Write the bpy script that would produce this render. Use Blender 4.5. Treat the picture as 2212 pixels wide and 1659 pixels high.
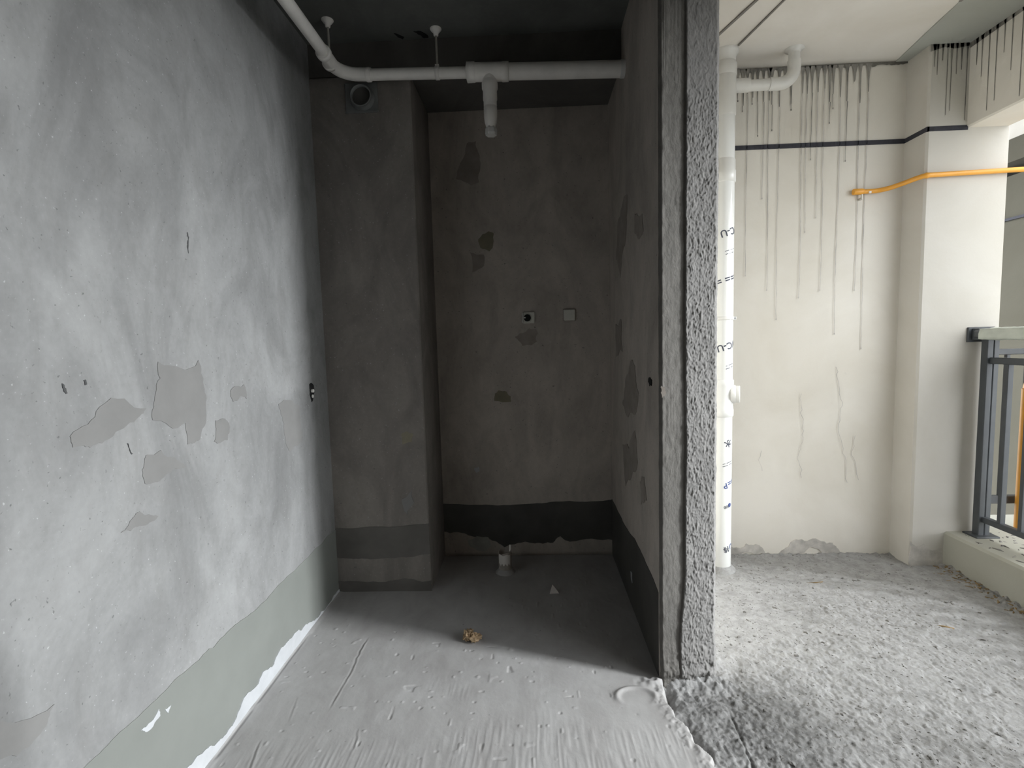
import bpy, math, random
import numpy as np
from mathutils import Vector, Matrix

for o in list(bpy.data.objects):
    bpy.data.objects.remove(o)
SC = bpy.context.scene
COL = SC.collection
R = math.radians

# ------------------------------------------------------------ camera
cd = bpy.data.cameras.new('camera')
cam = bpy.data.objects.new('camera', cd)
COL.objects.link(cam)
cd.sensor_fit = 'HORIZONTAL'
cd.sensor_width = 36.0
cd.lens = 36.0 * 1094.5 / 2212
cd.clip_start = 0.02
cd.clip_end = 2000
p, y, r = R(4.8897), R(2.2892), R(-1.5609)
F = Vector((-math.sin(y) * math.cos(p), math.cos(y) * math.cos(p), -math.sin(p)))
RT = Vector((math.cos(y), math.sin(y), 0))
UP = RT.cross(F)
R2 = math.cos(r) * RT + math.sin(r) * UP
U2 = -math.sin(r) * RT + math.cos(r) * UP
M = Matrix.Identity(4)
for i in range(3):
    M[i][0], M[i][1], M[i][2] = R2[i], U2[i], -F[i]
M[0][3], M[1][3], M[2][3] = 0, 0, 1.3
cam.matrix_world = M
SC.camera = cam

# ------------------------------------------------------------ sky, daylight, exposure
w = bpy.data.worlds.new('overcast_sky')
SC.world = w
w.use_nodes = True
bg = w.node_tree.nodes['Background']
bg.inputs[0].default_value = (0.93, 0.965, 1.0, 1)
bg.inputs[1].default_value = 4.1
# daylight from the strip of open sky between the buildings across, about 30 m away
ad = bpy.data.lights.new('sky_between_buildings', 'AREA')
ad.shape = 'RECTANGLE'
GAZ, GD = R(-15.2), 30.0
ad.size, ad.size_y = 3.8, 34.0
ad.energy = 31000
ad.color = (0.93, 0.97, 1.0)
gap = bpy.data.objects.new('sky_between_buildings', ad)
COL.objects.link(gap)
gap.location = (GD * math.cos(GAZ), 1.6 + GD * math.sin(GAZ), 17.0)
gap.rotation_euler = Vector((math.cos(GAZ), math.sin(GAZ), 0)).to_track_quat('Z', 'Y').to_euler()
vs = SC.view_settings
vs.view_transform = 'Standard'
vs.look = 'None'
vs.gamma = 1
vs.use_curve_mapping = False
vs.exposure = 0.35

# ------------------------------------------------------------ constants (metres)
XL, XA, XR = -1.05, 0.46, 0.682           # left wall, alcove side and balcony side of the partition
YD, YB, YK, YP = 2.546, 2.975, 2.973, 2.811
XD = -0.555
XP, XQ, XS, XM = 2.078, 2.499, 2.256, 2.277
ZC, ZL, ZS = 2.755, 2.334, 0.184
CL, CR = (XA, 1.845), (XR, 1.893)         # front corners of the partition end
YN = -2.4                                 # wall behind the camera
DJ = 0.42                                 # other jamb of the doorway
BN = -3.0                                 # near end of the balcony

# ------------------------------------------------------------ helpers
def hsh(ix, iy, s):
    h = (ix.astype(np.int64) * 374761393 + iy.astype(np.int64) * 668265263 + s * 974634777) & 0xFFFFFFFF
    h = ((h ^ (h >> 13)) * 1274126177) & 0xFFFFFFFF
    h = h ^ (h >> 16)
    return (h & 0xFFFF) / 65535.0

def vn(x, y, s=0):
    x = np.asarray(x, float); y = np.asarray(y, float)
    ix = np.floor(x); iy = np.floor(y)
    fx = x - ix; fy = y - iy
    fx = fx * fx * (3 - 2 * fx); fy = fy * fy * (3 - 2 * fy)
    a = hsh(ix, iy, s); b = hsh(ix + 1, iy, s); c = hsh(ix, iy + 1, s); d = hsh(ix + 1, iy + 1, s)
    return (a * (1 - fx) + b * fx) * (1 - fy) + (c * (1 - fx) + d * fx) * fy - 0.5

def fbm(x, y, o=4, s=0):
    t = 0; a = 1.0
    for k in range(o):
        t = t + a * vn(x, y, s + 17 * k); x = x * 2.03; y = y * 2.03; a *= 0.5
    return t

def sstep(a, b, x):
    t = np.clip((x - a) / (b - a), 0, 1)
    return t * t * (3 - 2 * t)

def mesh_np(name, V, loops, sizes, mat, smooth=True, parent=None):
    me = bpy.data.meshes.new(name)
    V = np.asarray(V, np.float32); loops = np.asarray(loops, np.int32); sizes = np.asarray(sizes, np.int32)
    me.vertices.add(len(V)); me.vertices.foreach_set('co', V.ravel())
    me.loops.add(len(loops)); me.loops.foreach_set('vertex_index', loops)
    me.polygons.add(len(sizes))
    me.polygons.foreach_set('loop_start', np.concatenate([[0], np.cumsum(sizes)[:-1]]).astype(np.int32))
    if smooth is True:
        me.polygons.foreach_set('use_smooth', np.ones(len(sizes), bool))
    elif smooth is not False:
        me.polygons.foreach_set('use_smooth', np.asarray(smooth, bool))
    me.update(calc_edges=True); me.validate()
    if mat: me.materials.append(mat)
    o = bpy.data.objects.new(name, me); COL.objects.link(o)
    if parent: o.parent = parent
    return o

def tag(o, label=None, cat=None, group=None, kind=None):
    if label: o['label'] = label
    if cat: o['category'] = cat
    if group: o['group'] = group
    if kind: o['kind'] = kind
    return o

def empty(name, loc=(0, 0, 0)):
    o = bpy.data.objects.new(name, None); COL.objects.link(o); o.location = loc
    o.empty_display_size = 0.05
    return o

def grid_idx(nu, nv, base=0, flip=False):
    i, j = np.meshgrid(np.arange(nu), np.arange(nv), indexing='ij')
    a = i * (nv + 1) + j + base
    q = np.stack([a, a + nv + 1, a + nv + 2, a + 1], -1).reshape(-1, 4)
    return q[:, ::-1] if flip else q

def slab(name, o, u, v, lu, lv, nu, nv, thick, disp, mat, parent=None):
    """a wall, floor or ceiling slab: gridded front face (normal u x v) pushed out by disp(s, t), flat sides and back"""
    o = np.array(o, float); u = np.array(u, float); v = np.array(v, float); n = np.cross(u, v)
    S, T = np.meshgrid(np.linspace(0, lu, nu + 1), np.linspace(0, lv, nv + 1), indexing='ij')
    D = disp(S, T) if disp else np.zeros_like(S)
    P = o + S[..., None] * u + T[..., None] * v + D[..., None] * n
    V = P.reshape(-1, 3)
    q = grid_idx(nu, nv)
    b = len(V)
    bk = [o - n * thick, o + u * lu - n * thick, o + u * lu + v * lv - n * thick, o + v * lv - n * thick]
    V = np.concatenate([V, bk])
    I = np.arange((nu + 1) * (nv + 1)).reshape(nu + 1, nv + 1)
    sides = [list(I[::-1, 0]) + [b, b + 1], list(I[0, :]) + [b + 3, b], list(I[:, -1]) + [b + 2, b + 3], list(I[-1, ::-1]) + [b + 1, b + 2], [b + 3, b + 2, b + 1, b]]
    loops = list(q.ravel()); sizes = [4] * len(q)
    for sd_ in sides:
        loops += [int(k) for k in sd_]; sizes.append(len(sd_))
    return mesh_np(name, V, loops, sizes, mat, [True] * len(q) + [False] * 5, parent)

class MB:
    def __init__(s): s.v = []; s.f = []; s.sm = []
    def add(s, V, Fs, sm=False):
        b = len(s.v); s.v += [tuple(map(float, p_)) for p_ in V]; s.f += [[b + k for k in f] for f in Fs]; s.sm += [sm] * len(Fs)
        return s
    def box(s, x0, y0, z0, x1, y1, z1, bev=0.0):
        if bev <= 0:
            V = [(a, b, c) for a in (x0, x1) for b in (y0, y1) for c in (z0, z1)]
            return s.add(V, [(0, 1, 3, 2), (4, 6, 7, 5), (0, 4, 5, 1), (2, 3, 7, 6), (0, 2, 6, 4), (1, 5, 7, 3)])
        c = np.array([(x0 + x1) / 2, (y0 + y1) / 2, (z0 + z1) / 2]); h = np.array([(x1 - x0) / 2, (y1 - y0) / 2, (z1 - z0) / 2])
        b = min(bev, *(h * 0.95))
        V = []; ix = {}
        for sx in (-1, 1):
            for sy in (-1, 1):
                for sz in (-1, 1):
                    sg = np.array([sx, sy, sz])
                    for a in range(3):
                        hh = h - b; hh[a] = h[a]
                        ix[(sx, sy, sz, a)] = len(V); V.append(c + sg * hh)
        Fs = []
        for a in range(3):
            b1, b2 = (a + 1) % 3, (a + 2) % 3
            for sg in (-1, 1):
                f = []
                for k1, k2 in ((-1, -1), (1, -1), (1, 1), (-1, 1)):
                    t = [0, 0, 0]; t[a] = sg; t[b1] = k1; t[b2] = k2; f.append(ix[(*t, a)])
                Fs.append(f if sg > 0 else f[::-1])
        for a in range(3):
            b1, b2 = (a + 1) % 3, (a + 2) % 3
            for k1 in (-1, 1):
                for k2 in (-1, 1):
                    t0 = [0, 0, 0]; t0[b1] = k1; t0[b2] = k2; t1 = list(t0); t0[a] = -1; t1[a] = 1
                    f = [ix[(*t0, b1)], ix[(*t0, b2)], ix[(*t1, b2)], ix[(*t1, b1)]]
                    Fs.append(f if k1 * k2 < 0 else f[::-1])
        for sx in (-1, 1):
            for sy in (-1, 1):
                for sz in (-1, 1):
                    f = [ix[(sx, sy, sz, a)] for a in range(3)]
                    Fs.append(f if sx * sy * sz > 0 else f[::-1])
        return s.add(V, Fs)
    def tube(s, pts, rad, n=20, cap=True, inner=None):
        pts = [Vector(p_) for p_ in pts]
        rad = rad if hasattr(rad, '__len__') else [rad] * len(pts)
        rings = []; prev = None
        for i, p_ in enumerate(pts):
            d = (pts[min(i + 1, len(pts) - 1)] - pts[max(i - 1, 0)])
            d = d.normalized() if d.length > 1e-9 else prev[0]
            if prev is None:
                a = Vector((0, 0, 1)) if abs(d.z) < 0.9 else Vector((1, 0, 0))
                e1 = d.cross(a).normalized()
            else:
                e1 = (prev[1] - d * prev[1].dot(d)).normalized()
            e2 = d.cross(e1); prev = (d, e1)
            rings.append([p_ + (e1 * math.cos(2 * math.pi * k / n) + e2 * math.sin(2 * math.pi * k / n)) * rad[i] for k in range(n)])
        V = [q for r_ in rings for q in r_]
        Fs = [(i * n + k, i * n + (k + 1) % n, (i + 1) * n + (k + 1) % n, (i + 1) * n + k) for i in range(len(pts) - 1) for k in range(n)]
        s.add(V, Fs, True)
        if cap: s.add(rings[0], [list(range(n))[::-1]]); s.add(rings[-1], [list(range(n))])
        return s
    def lathe(s, c, axis, prof, n=28):
        """prof: (radius, height) pairs along axis from c"""
        ax = Vector(axis).normalized(); a = Vector((0, 0, 1)) if abs(ax.z) < 0.9 else Vector((1, 0, 0))
        e1 = ax.cross(a).normalized(); e2 = ax.cross(e1); c = Vector(c)
        V = [c + ax * h_ + (e1 * math.cos(2 * math.pi * k / n) + e2 * math.sin(2 * math.pi * k / n)) * r_ for r_, h_ in prof for k in range(n)]
        Fs = [(i * n + k, i * n + (k + 1) % n, (i + 1) * n + (k + 1) % n, (i + 1) * n + k) for i in range(len(prof) - 1) for k in range(n)]
        s.add(V, Fs, True)
        if prof[0][0] > 1e-6: s.add(V[:n], [list(range(n))[::-1]])
        if prof[-1][0] > 1e-6: s.add(V[-n:], [list(range(n))])
        return s
    def build(s, name, mat, parent=None):
        me = bpy.data.meshes.new(name); me.from_pydata(s.v, [], s.f)
        me.polygons.foreach_set('use_smooth', s.sm); me.update(); me.validate()
        me.materials.append(mat)
        o = bpy.data.objects.new(name, me); COL.objects.link(o)
        if parent:
            o.parent = parent
            o.matrix_parent_inverse = Matrix.Translation(parent.location).inverted() if parent.type == 'EMPTY' else Matrix.Identity(4)
        return o

def fix_normals(o):
    import bmesh
    bm = bmesh.new(); bm.from_mesh(o.data); bmesh.ops.recalc_face_normals(bm, faces=bm.faces); bm.to_mesh(o.data); bm.free()
    return o

# ------------------------------------------------------------ materials
def srgb(c):
    return tuple(((v / 255) / 12.92 if v <= 10 else ((v / 255 + 0.055) / 1.055) ** 2.4) for v in c)

class NT:
    def __init__(s, name):
        s.m = bpy.data.materials.new(name); s.m.use_nodes = True
        s.t = s.m.node_tree; s.b = s.t.nodes['Principled BSDF']
        s.tc = s.t.nodes.new('ShaderNodeTexCoord')
    def n(s, kind, **kw):
        nd = s.t.nodes.new(kind)
        for k, v in kw.items(): setattr(nd, k, v)
        return nd
    def l(s, a, b): s.t.links.new(a, b)
    def noise(s, scale, detail=6, rough=0.6, dist=0.0, stretch=(1, 1, 1), rot=(0, 0, 0)):
        mp = s.n('ShaderNodeMapping'); mp.inputs['Scale'].default_value = stretch; mp.inputs['Rotation'].default_value = rot
        s.l(s.tc.outputs['Object'], mp.inputs['Vector'])
        nz = s.n('ShaderNodeTexNoise'); nz.inputs['Scale'].default_value = scale; nz.inputs['Detail'].default_value = detail
        nz.inputs['Roughness'].default_value = rough; nz.inputs['Distortion'].default_value = dist
        s.l(mp.outputs[0], nz.inputs['Vector'])
        return nz.outputs['Fac']
    def ramp(s, fac, stops):
        rp = s.n('ShaderNodeValToRGB'); e = rp.color_ramp.elements
        while len(e) < len(stops): e.new(0.5)
        for el, (ps, c) in zip(e, stops): el.position = ps; el.color = (*c, 1) if len(c) == 3 else c
        s.l(fac, rp.inputs[0])
        return rp.outputs[0]
    def mix(s, fac, a, b, mode='MIX'):
        mx = s.n('ShaderNodeMix', data_type='RGBA', blend_type=mode)
        if isinstance(fac, (int, float)): mx.inputs[0].default_value = fac
        else: s.l(fac, mx.inputs[0])
        for k, v in ((6, a), (7, b)):
            if isinstance(v, tuple): mx.inputs[k].default_value = (*v, 1)
            else: s.l(v, mx.inputs[k])
        return mx.outputs[2]
    def fin(s, col, rough=0.9, bump=None, bstr=0.2, bdist=0.01, spec=0.3):
        if isinstance(col, tuple): s.b.inputs['Base Color'].default_value = (*col, 1)
        else: s.l(col, s.b.inputs['Base Color'])
        if isinstance(rough, (int, float)): s.b.inputs['Roughness'].default_value = rough
        else: s.l(rough, s.b.inputs['Roughness'])
        s.b.inputs['Specular IOR Level'].default_value = spec
        if bump is not None:
            bp = s.n('ShaderNodeBump'); bp.inputs['Strength'].default_value = bstr; bp.inputs['Distance'].default_value = bdist
            s.l(bump, bp.inputs['Height']); s.l(bp.outputs[0], s.b.inputs['Normal'])
        return s.m

def g(v, t=(1, 1, 1)): return (v * t[0], v * t[1], v * t[2])

def plaster(name, lo, hi, tint, specks=True, smear=0.5, rough=0.85, spec=0.3):
    t = NT(name)
    big = t.noise(1.6, 5, 0.55, 0.8)
    sm = t.noise(3.2, 7, 0.6, 1.6, stretch=(1, 0.9, 0.45), rot=(R(32), 0, 0))
    fine = t.noise(60, 4, 0.6)
    c1 = t.ramp(big, [(0.32, g(lo, tint)), (0.66, g(hi, tint))])
    c2 = t.ramp(sm, [(0.36, g(lo * 0.92, tint)), (0.62, g(hi * 1.06, tint))])
    c = t.mix(smear, c1, c2)
    c = t.mix(0.25, c, t.ramp(fine, [(0.3, (0.75, 0.75, 0.75)), (0.7, (1.1, 1.1, 1.1))]), 'MULTIPLY')
    if specks:
        sp = t.noise(95, 2, 0.5, 0.4)
        c = t.mix(t.ramp(sp, [(0.69, (0, 0, 0)), (0.76, (0.7, 0.7, 0.7))]), c, g(0.09))
        wp = t.noise(120, 2, 0.5, 0.2)
        c = t.mix(t.ramp(wp, [(0.70, (0, 0, 0)), (0.76, (0.6, 0.6, 0.6))]), c, g(min(.75, hi * 1.7)))
        stn = t.noise(9, 6, 0.65, 1.0, stretch=(1, 1, .5))
        c = t.mix(0.5, c, t.ramp(stn, [(0.34, (0.80, 0.79, 0.78)), (0.56, (1.0, 1.0, 1.0))]), 'MULTIPLY')
    rg = t.noise(2.0, 4)
    return t.fin(c, t.ramp(rg, [(0.3, (rough - 0.12,) * 3), (0.7, (rough + 0.08,) * 3)]), t.noise(24, 8, 0.65), 0.22, 0.006, spec)

WARM = (1.0, 0.965, 0.90)
COOL = (1.0, 1.0, 0.985)
M_left = plaster('grey_plaster', 0.185, 0.295, COOL)
M_alc_lit = plaster('lit_alcove_plaster', 0.36, 0.52, (1.0, 0.90, 0.80))  # same plaster lightened and warmed: bounced light put into the colour
M_duct_shade = plaster('shaded_duct_plaster', 0.17, 0.27, (1.0, 0.91, 0.82))  # darker copy of that plaster, with the duct's shade and warm bounce coloured in
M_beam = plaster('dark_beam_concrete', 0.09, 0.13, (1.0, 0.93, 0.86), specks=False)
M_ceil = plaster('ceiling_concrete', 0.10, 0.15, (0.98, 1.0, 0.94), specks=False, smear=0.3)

def plain(name, c, rough=0.6, spec=0.4, var=0.0, vs_=8.0, bump=0.0, bscale=40):
    t = NT(name)
    if var > 0:
        lo = tuple(v * (1 - var) for v in c); hi = tuple(min(1, v * (1 + var)) for v in c)
        col = t.ramp(t.noise(vs_, 5), [(0.3, lo), (0.7, hi)])
    else: col = c
    return t.fin(col, rough, t.noise(bscale, 6, 0.65) if bump > 0 else None, bump, 0.004, spec)

M_patch = plain('fresh_cement_patch', g(0.195, (1.0, 0.98, 0.945)), 0.8, 0.35, 0.07, 10, 0.1)
M_patchd = plain('damp_cement_patch', g(0.29, (1.0, 0.89, 0.78)), 0.85, 0.3, 0.15, 14, 0.15)
M_patcho = plain('olive_cement_patch', g(0.23, (1.0, 0.91, 0.66)), 0.85, 0.3, 0.15, 14, 0.15)
M_band = plain('waterproof_coating', g(0.20, (0.96, 1.0, 0.92)), 0.45, 0.45, 0.07, 4, 0.06)
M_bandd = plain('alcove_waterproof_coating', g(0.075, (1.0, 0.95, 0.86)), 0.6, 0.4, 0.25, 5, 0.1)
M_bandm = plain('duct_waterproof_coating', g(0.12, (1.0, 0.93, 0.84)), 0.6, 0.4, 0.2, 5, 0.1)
M_white = plain('white_putty', (0.44, 0.45, 0.46), 0.7, 0.3, 0.06, 20, 0.15)
M_pale = plain('pale_cement_smear', g(0.34, (1, 0.99, 0.9)), 0.8, 0.3, 0.15, 20, 0.2)
M_dark = plain('dark_mark', g(0.07), 0.8, 0.3)
M_hole = plain('dark_cavity', g(0.018), 0.9, 0.2)

def floor_mat():
    t = NT('smooth_screed')
    big = t.noise(1.8, 5, 0.55, 0.6)
    st = t.noise(6, 7, 0.62, 0.8, stretch=(1.5, 0.8, 1))
    c = t.mix(0.5, t.ramp(big, [(0.3, g(0.32, (1.0, 0.965, 0.94))), (0.7, g(0.41, (1.0, 0.985, 0.965)))]), t.ramp(st, [(0.3, g(0.29, (1, 0.955, 0.92))), (0.7, g(0.44, (1.0, 0.985, 0.965)))]))
    sp = t.noise(60, 2, 0.5)
    c = t.mix(t.ramp(sp, [(0.74, (0, 0, 0)), (0.79, (0.6, 0.6, 0.6))]), c, g(0.1))
    return t.fin(c, t.ramp(big, [(0.3, (0.55,) * 3), (0.7, (0.75,) * 3)]), t.noise(45, 8, 0.65, 0.2, stretch=(1.3, 0.8, 1)), 0.18, 0.004, 0.4)
M_floor = floor_mat()

def rough_mat():
    t = NT('rough_balcony_screed')
    big = t.noise(1.5, 5, 0.6, 0.5)
    mid = t.noise(22, 8, 0.7, 0.3)
    c = t.mix(0.5, t.ramp(big, [(0.3, g(0.28, (1, 0.985, 0.96))), (0.65, g(0.37, (1, 0.99, 0.97)))]), t.ramp(mid, [(0.36, g(0.20, (1, 0.98, 0.94))), (0.58, g(0.41, (1, 0.99, 0.975)))]))
    # a grey wash of spilt mortar that spread from the doorway over the screed
    mp = t.n('ShaderNodeMapping'); mp.inputs['Location'].default_value = (-.74, -1.62, 0)
    t.l(t.tc.outputs['Object'], mp.inputs['Vector'])
    ln = t.n('ShaderNodeVectorMath', operation='LENGTH'); t.l(mp.outputs[0], ln.inputs[0])
    nz = t.noise(5, 6, 0.65, 0.6)
    ad_ = t.n('ShaderNodeMath', operation='MULTIPLY_ADD'); t.l(nz, ad_.inputs[0]); ad_.inputs[1].default_value = .55; t.l(ln.outputs['Value'], ad_.inputs[2])
    c = t.mix(t.ramp(ad_.outputs[0], [(0.42, (0.75, 0.75, 0.75)), (0.62, (0, 0, 0))]), c, t.ramp(mid, [(0.33, g(0.14, (1, 0.985, 0.95))), (0.62, g(0.24, (1, 0.985, 0.96)))]))
    sp = t.noise(80, 3, 0.6)
    c = t.mix(t.ramp(sp, [(0.64, (0, 0, 0)), (0.74, (0.45, 0.45, 0.45))]), c, g(0.15, (1, 0.97, 0.92)))
    return t.fin(c, 0.95, t.noise(75, 8, 0.75), 0.9, 0.006, 0.15)
M_rough = rough_mat()

def stucco_mat(name='rough_render', k=1.0, T=(1, 0.97, 0.93)):
    t = NT(name)
    big = t.noise(2.2, 5, 0.6, 0.4)
    mid = t.noise(60, 6, 0.65, 0.6, stretch=(1, 1, 0.5))
    c = t.mix(0.45, t.ramp(big, [(0.3, g(0.19 * k, T)), (0.7, g(0.26 * k, T))]), t.ramp(mid, [(0.3, g(0.14 * k, T)), (0.65, g(0.28 * k, T))]))
    return t.fin(c, 0.95, t.noise(90, 6, 0.65, 0.5, stretch=(1, 1, 0.5)), 0.55, 0.005, 0.15)
M_stucco = stucco_mat()
M_strip = stucco_mat('brown_mortar_strip', .66, (1, .95, .87))

def cream_mat(name, v, tint):
    t = NT(name)
    big = t.noise(1.7, 6, 0.6, 0.5)
    c = t.ramp(big, [(0.28, g(v * 0.88, (tint[0], tint[1] * 0.985, tint[2] * 0.95))), (0.62, g(v, tint))])
    sp = t.noise(11, 7, 0.7, 0.3)
    c = t.mix(t.ramp(sp, [(0.70, (0, 0, 0)), (0.80, (0.35, 0.35, 0.35))]), c, g(v * 0.62, tint))
    return t.fin(c, 0.8, t.noise(70, 6, 0.65), 0.14, 0.004, 0.25)
M_cream = cream_mat('cream_wall_paint', 0.75, (1.0, 0.955, 0.87))
M_pil = cream_mat('cream_pillar_paint', 0.58, (1.0, 0.96, 0.88))
M_cceil = cream_mat('balcony_ceiling_paint', 0.70, (1.0, 0.96, 0.90))
M_green = cream_mat('unpainted_concrete_strip', 0.40, (0.97, 1.0, 0.93))
M_sill = cream_mat('sill_concrete', 0.40, (1.0, 0.99, 0.86))
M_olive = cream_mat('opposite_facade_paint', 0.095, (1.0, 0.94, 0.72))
M_stripe = plain('black_painted_line', (0.030, 0.030, 0.040), 0.6, 0.4, 0.3, 30)
M_joint = plain('ceiling_joint_dark', g(0.20, (1, 0.95, 0.88)), 0.9, 0.2, 0.2, 20)

def drip_mat():
    t = NT('drip_stain')
    c = t.ramp(t.noise(26, 5, 0.6, 0.3, stretch=(1, 1, 0.35)), [(0.35, g(0.13, (1, 0.96, 0.88))), (0.65, g(0.34, (1, 0.95, 0.86)))])
    return t.fin(c, 0.85)
M_drip = drip_mat()
M_dripf = plain('faint_drip_stain', g(0.49, (1.0, 0.95, 0.88)), 0.85, 0.2, 0.3, 12)
M_grime = plain('ceiling_edge_grime', g(0.16, (1, 0.96, 0.85)), 0.9, 0.2, 0.5, 14)
M_pvc = plain('white_pvc', (0.66, 0.65, 0.62), 0.35, 0.5, 0.04, 6)
M_pvcd = plain('dusty_white_pvc', (0.88, 0.85, 0.80), 0.5, 0.4, 0.08, 10)
M_film = plain('glossy_film_pvc', (0.70, 0.70, 0.68), 0.16, 0.6, 0.02, 6)
M_ink = plain('printed_ink', (0.055, 0.06, 0.085), 0.5, 0.3)
M_inkb = plain('blue_printed_ink', (0.06, 0.09, 0.24), 0.5, 0.3)
M_steel = plain('zinc_plated_steel', (0.52, 0.50, 0.44), 0.45, 0.5, 0.15, 30)
M_steel.node_tree.nodes['Principled BSDF'].inputs['Metallic'].default_value = 0.4
M_gas = plain('yellow_gas_pipe_paint', (0.78, 0.36, 0.045), 0.4, 0.5, 0.06, 10)
M_rail = plain('charcoal_powder_coat', (0.062, 0.068, 0.074), 0.38, 0.5, 0.1, 12)
M_wrap = plain('cloudy_plastic_film', (0.50, 0.53, 0.47), 0.3, 0.5, 0.12, 12)
M_vent = plain('dull_sheet_metal', (0.17, 0.175, 0.17), 0.4, 0.5, 0.15, 20)
M_box = plain('white_plastic_box', (0.60, 0.59, 0.53), 0.5, 0.4, 0.06, 20)
M_paper = plain('brown_paper', (0.36, 0.26, 0.16), 0.85, 0.2, 0.25, 25)
M_stub = plain('dusty_stub_pvc', (0.40, 0.36, 0.32), 0.6, 0.3, 0.2, 20)
M_chip = plain('white_tile_chip', (0.78, 0.74, 0.70), 0.6, 0.3)
M_grit = plain('grey_debris', g(0.19, (1, 0.96, 0.9)), 0.95, 0.1, 0.5, 9)
M_leaf = plain('dry_leaf', (0.24, 0.17, 0.09), 0.9, 0.1, 0.4, 15)
M_gnd = plain('ground_outside', g(0.30), 0.95, 0.1, 0.2, 0.05)

# ------------------------------------------------------------ flat patches on surfaces
def jag(poly, lev, amp, seed, closed=True):
    rnd = random.Random(seed); P = [np.array(q, float) for q in poly]
    for k in range(lev):
        Q = []
        n = len(P)
        for i in range(n if closed else n - 1):
            a, b = P[i], P[(i + 1) % n]; d = b - a
            Q.append(a); Q.append((a + b) / 2 + np.array([-d[1], d[0]]) * rnd.uniform(-amp, amp))
        if not closed: Q.append(P[-1])
        P = Q
    return P

def patch(name, poly, to3, nrm, thick, mat, parent, lev=3, amp=0.16, seed=1):
    P = jag(poly, lev, amp, seed) if lev else [np.array(q, float) for q in poly]
    n = len(P); nn = np.array(nrm, float)
    V = [np.array(to3(*q)) + nn * thick for q in P] + [np.array(to3(*q)) - nn * 0.004 for q in P]
    Fs = [list(range(n))] + [[i, (i + 1) % n, n + (i + 1) % n, n + i] for i in range(n)]
    o = MB().add(V, Fs).build(name, mat, parent)
    return fix_normals(o)

onL = lambda a, b: (XL, a, b)
onB = lambda a, b: (a, YB, b)
onD = lambda a, b: (a, YD, b)
onR = lambda a, b: (XA, a, b)
onK = lambda a, b: (a, YK, b)

# ============================================================ STRUCTURE
und = lambda A, f1, s: (lambda S, T: A * fbm(S * f1, T * f1, 4, s))
wall_left = tag(slab('wall_left', (XL, YN, 0), (0, 1, 0), (0, 0, 1), 3.1 - YN, ZC + .1, 120, 60, 0.15, und(0.0010, 2.2, 3), M_left),
                'long grey cement plaster wall with trowel smears and patches', 'wall', kind='structure')

wall_back = tag(slab('wall_back', (XD - .02, YB, 0), (1, 0, 0), (0, 0, 1), XA - XD + .04, 2.62, 50, 110, 0.15, und(0.0010, 3, 5), M_alc_lit),
                'dark plaster wall at the back of the alcove behind the outlet boxes', 'wall', kind='structure')
wall_duct = tag(MB().box(XL - .01, YD, -.02, XD, YB + .1, 2.60, 0.006).build('wall_duct', M_duct_shade),
                'boxed-in plaster duct standing in the alcove corner', 'duct', kind='structure')
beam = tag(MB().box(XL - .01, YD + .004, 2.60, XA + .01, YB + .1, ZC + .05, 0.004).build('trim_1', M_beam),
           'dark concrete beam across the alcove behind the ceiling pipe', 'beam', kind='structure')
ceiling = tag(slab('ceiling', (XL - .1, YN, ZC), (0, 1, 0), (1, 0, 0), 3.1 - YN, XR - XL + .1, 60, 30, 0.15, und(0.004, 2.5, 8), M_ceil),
              'bare grey-green concrete ceiling over the alcove', 'ceiling', kind='structure')
wall_rear = tag(MB().box(XL - .15, YN - .15, -.05, XR, YN, ZC + .1).build('wall_rear', M_left),
                'grey plaster wall behind the camera', 'wall', kind='structure')

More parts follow.
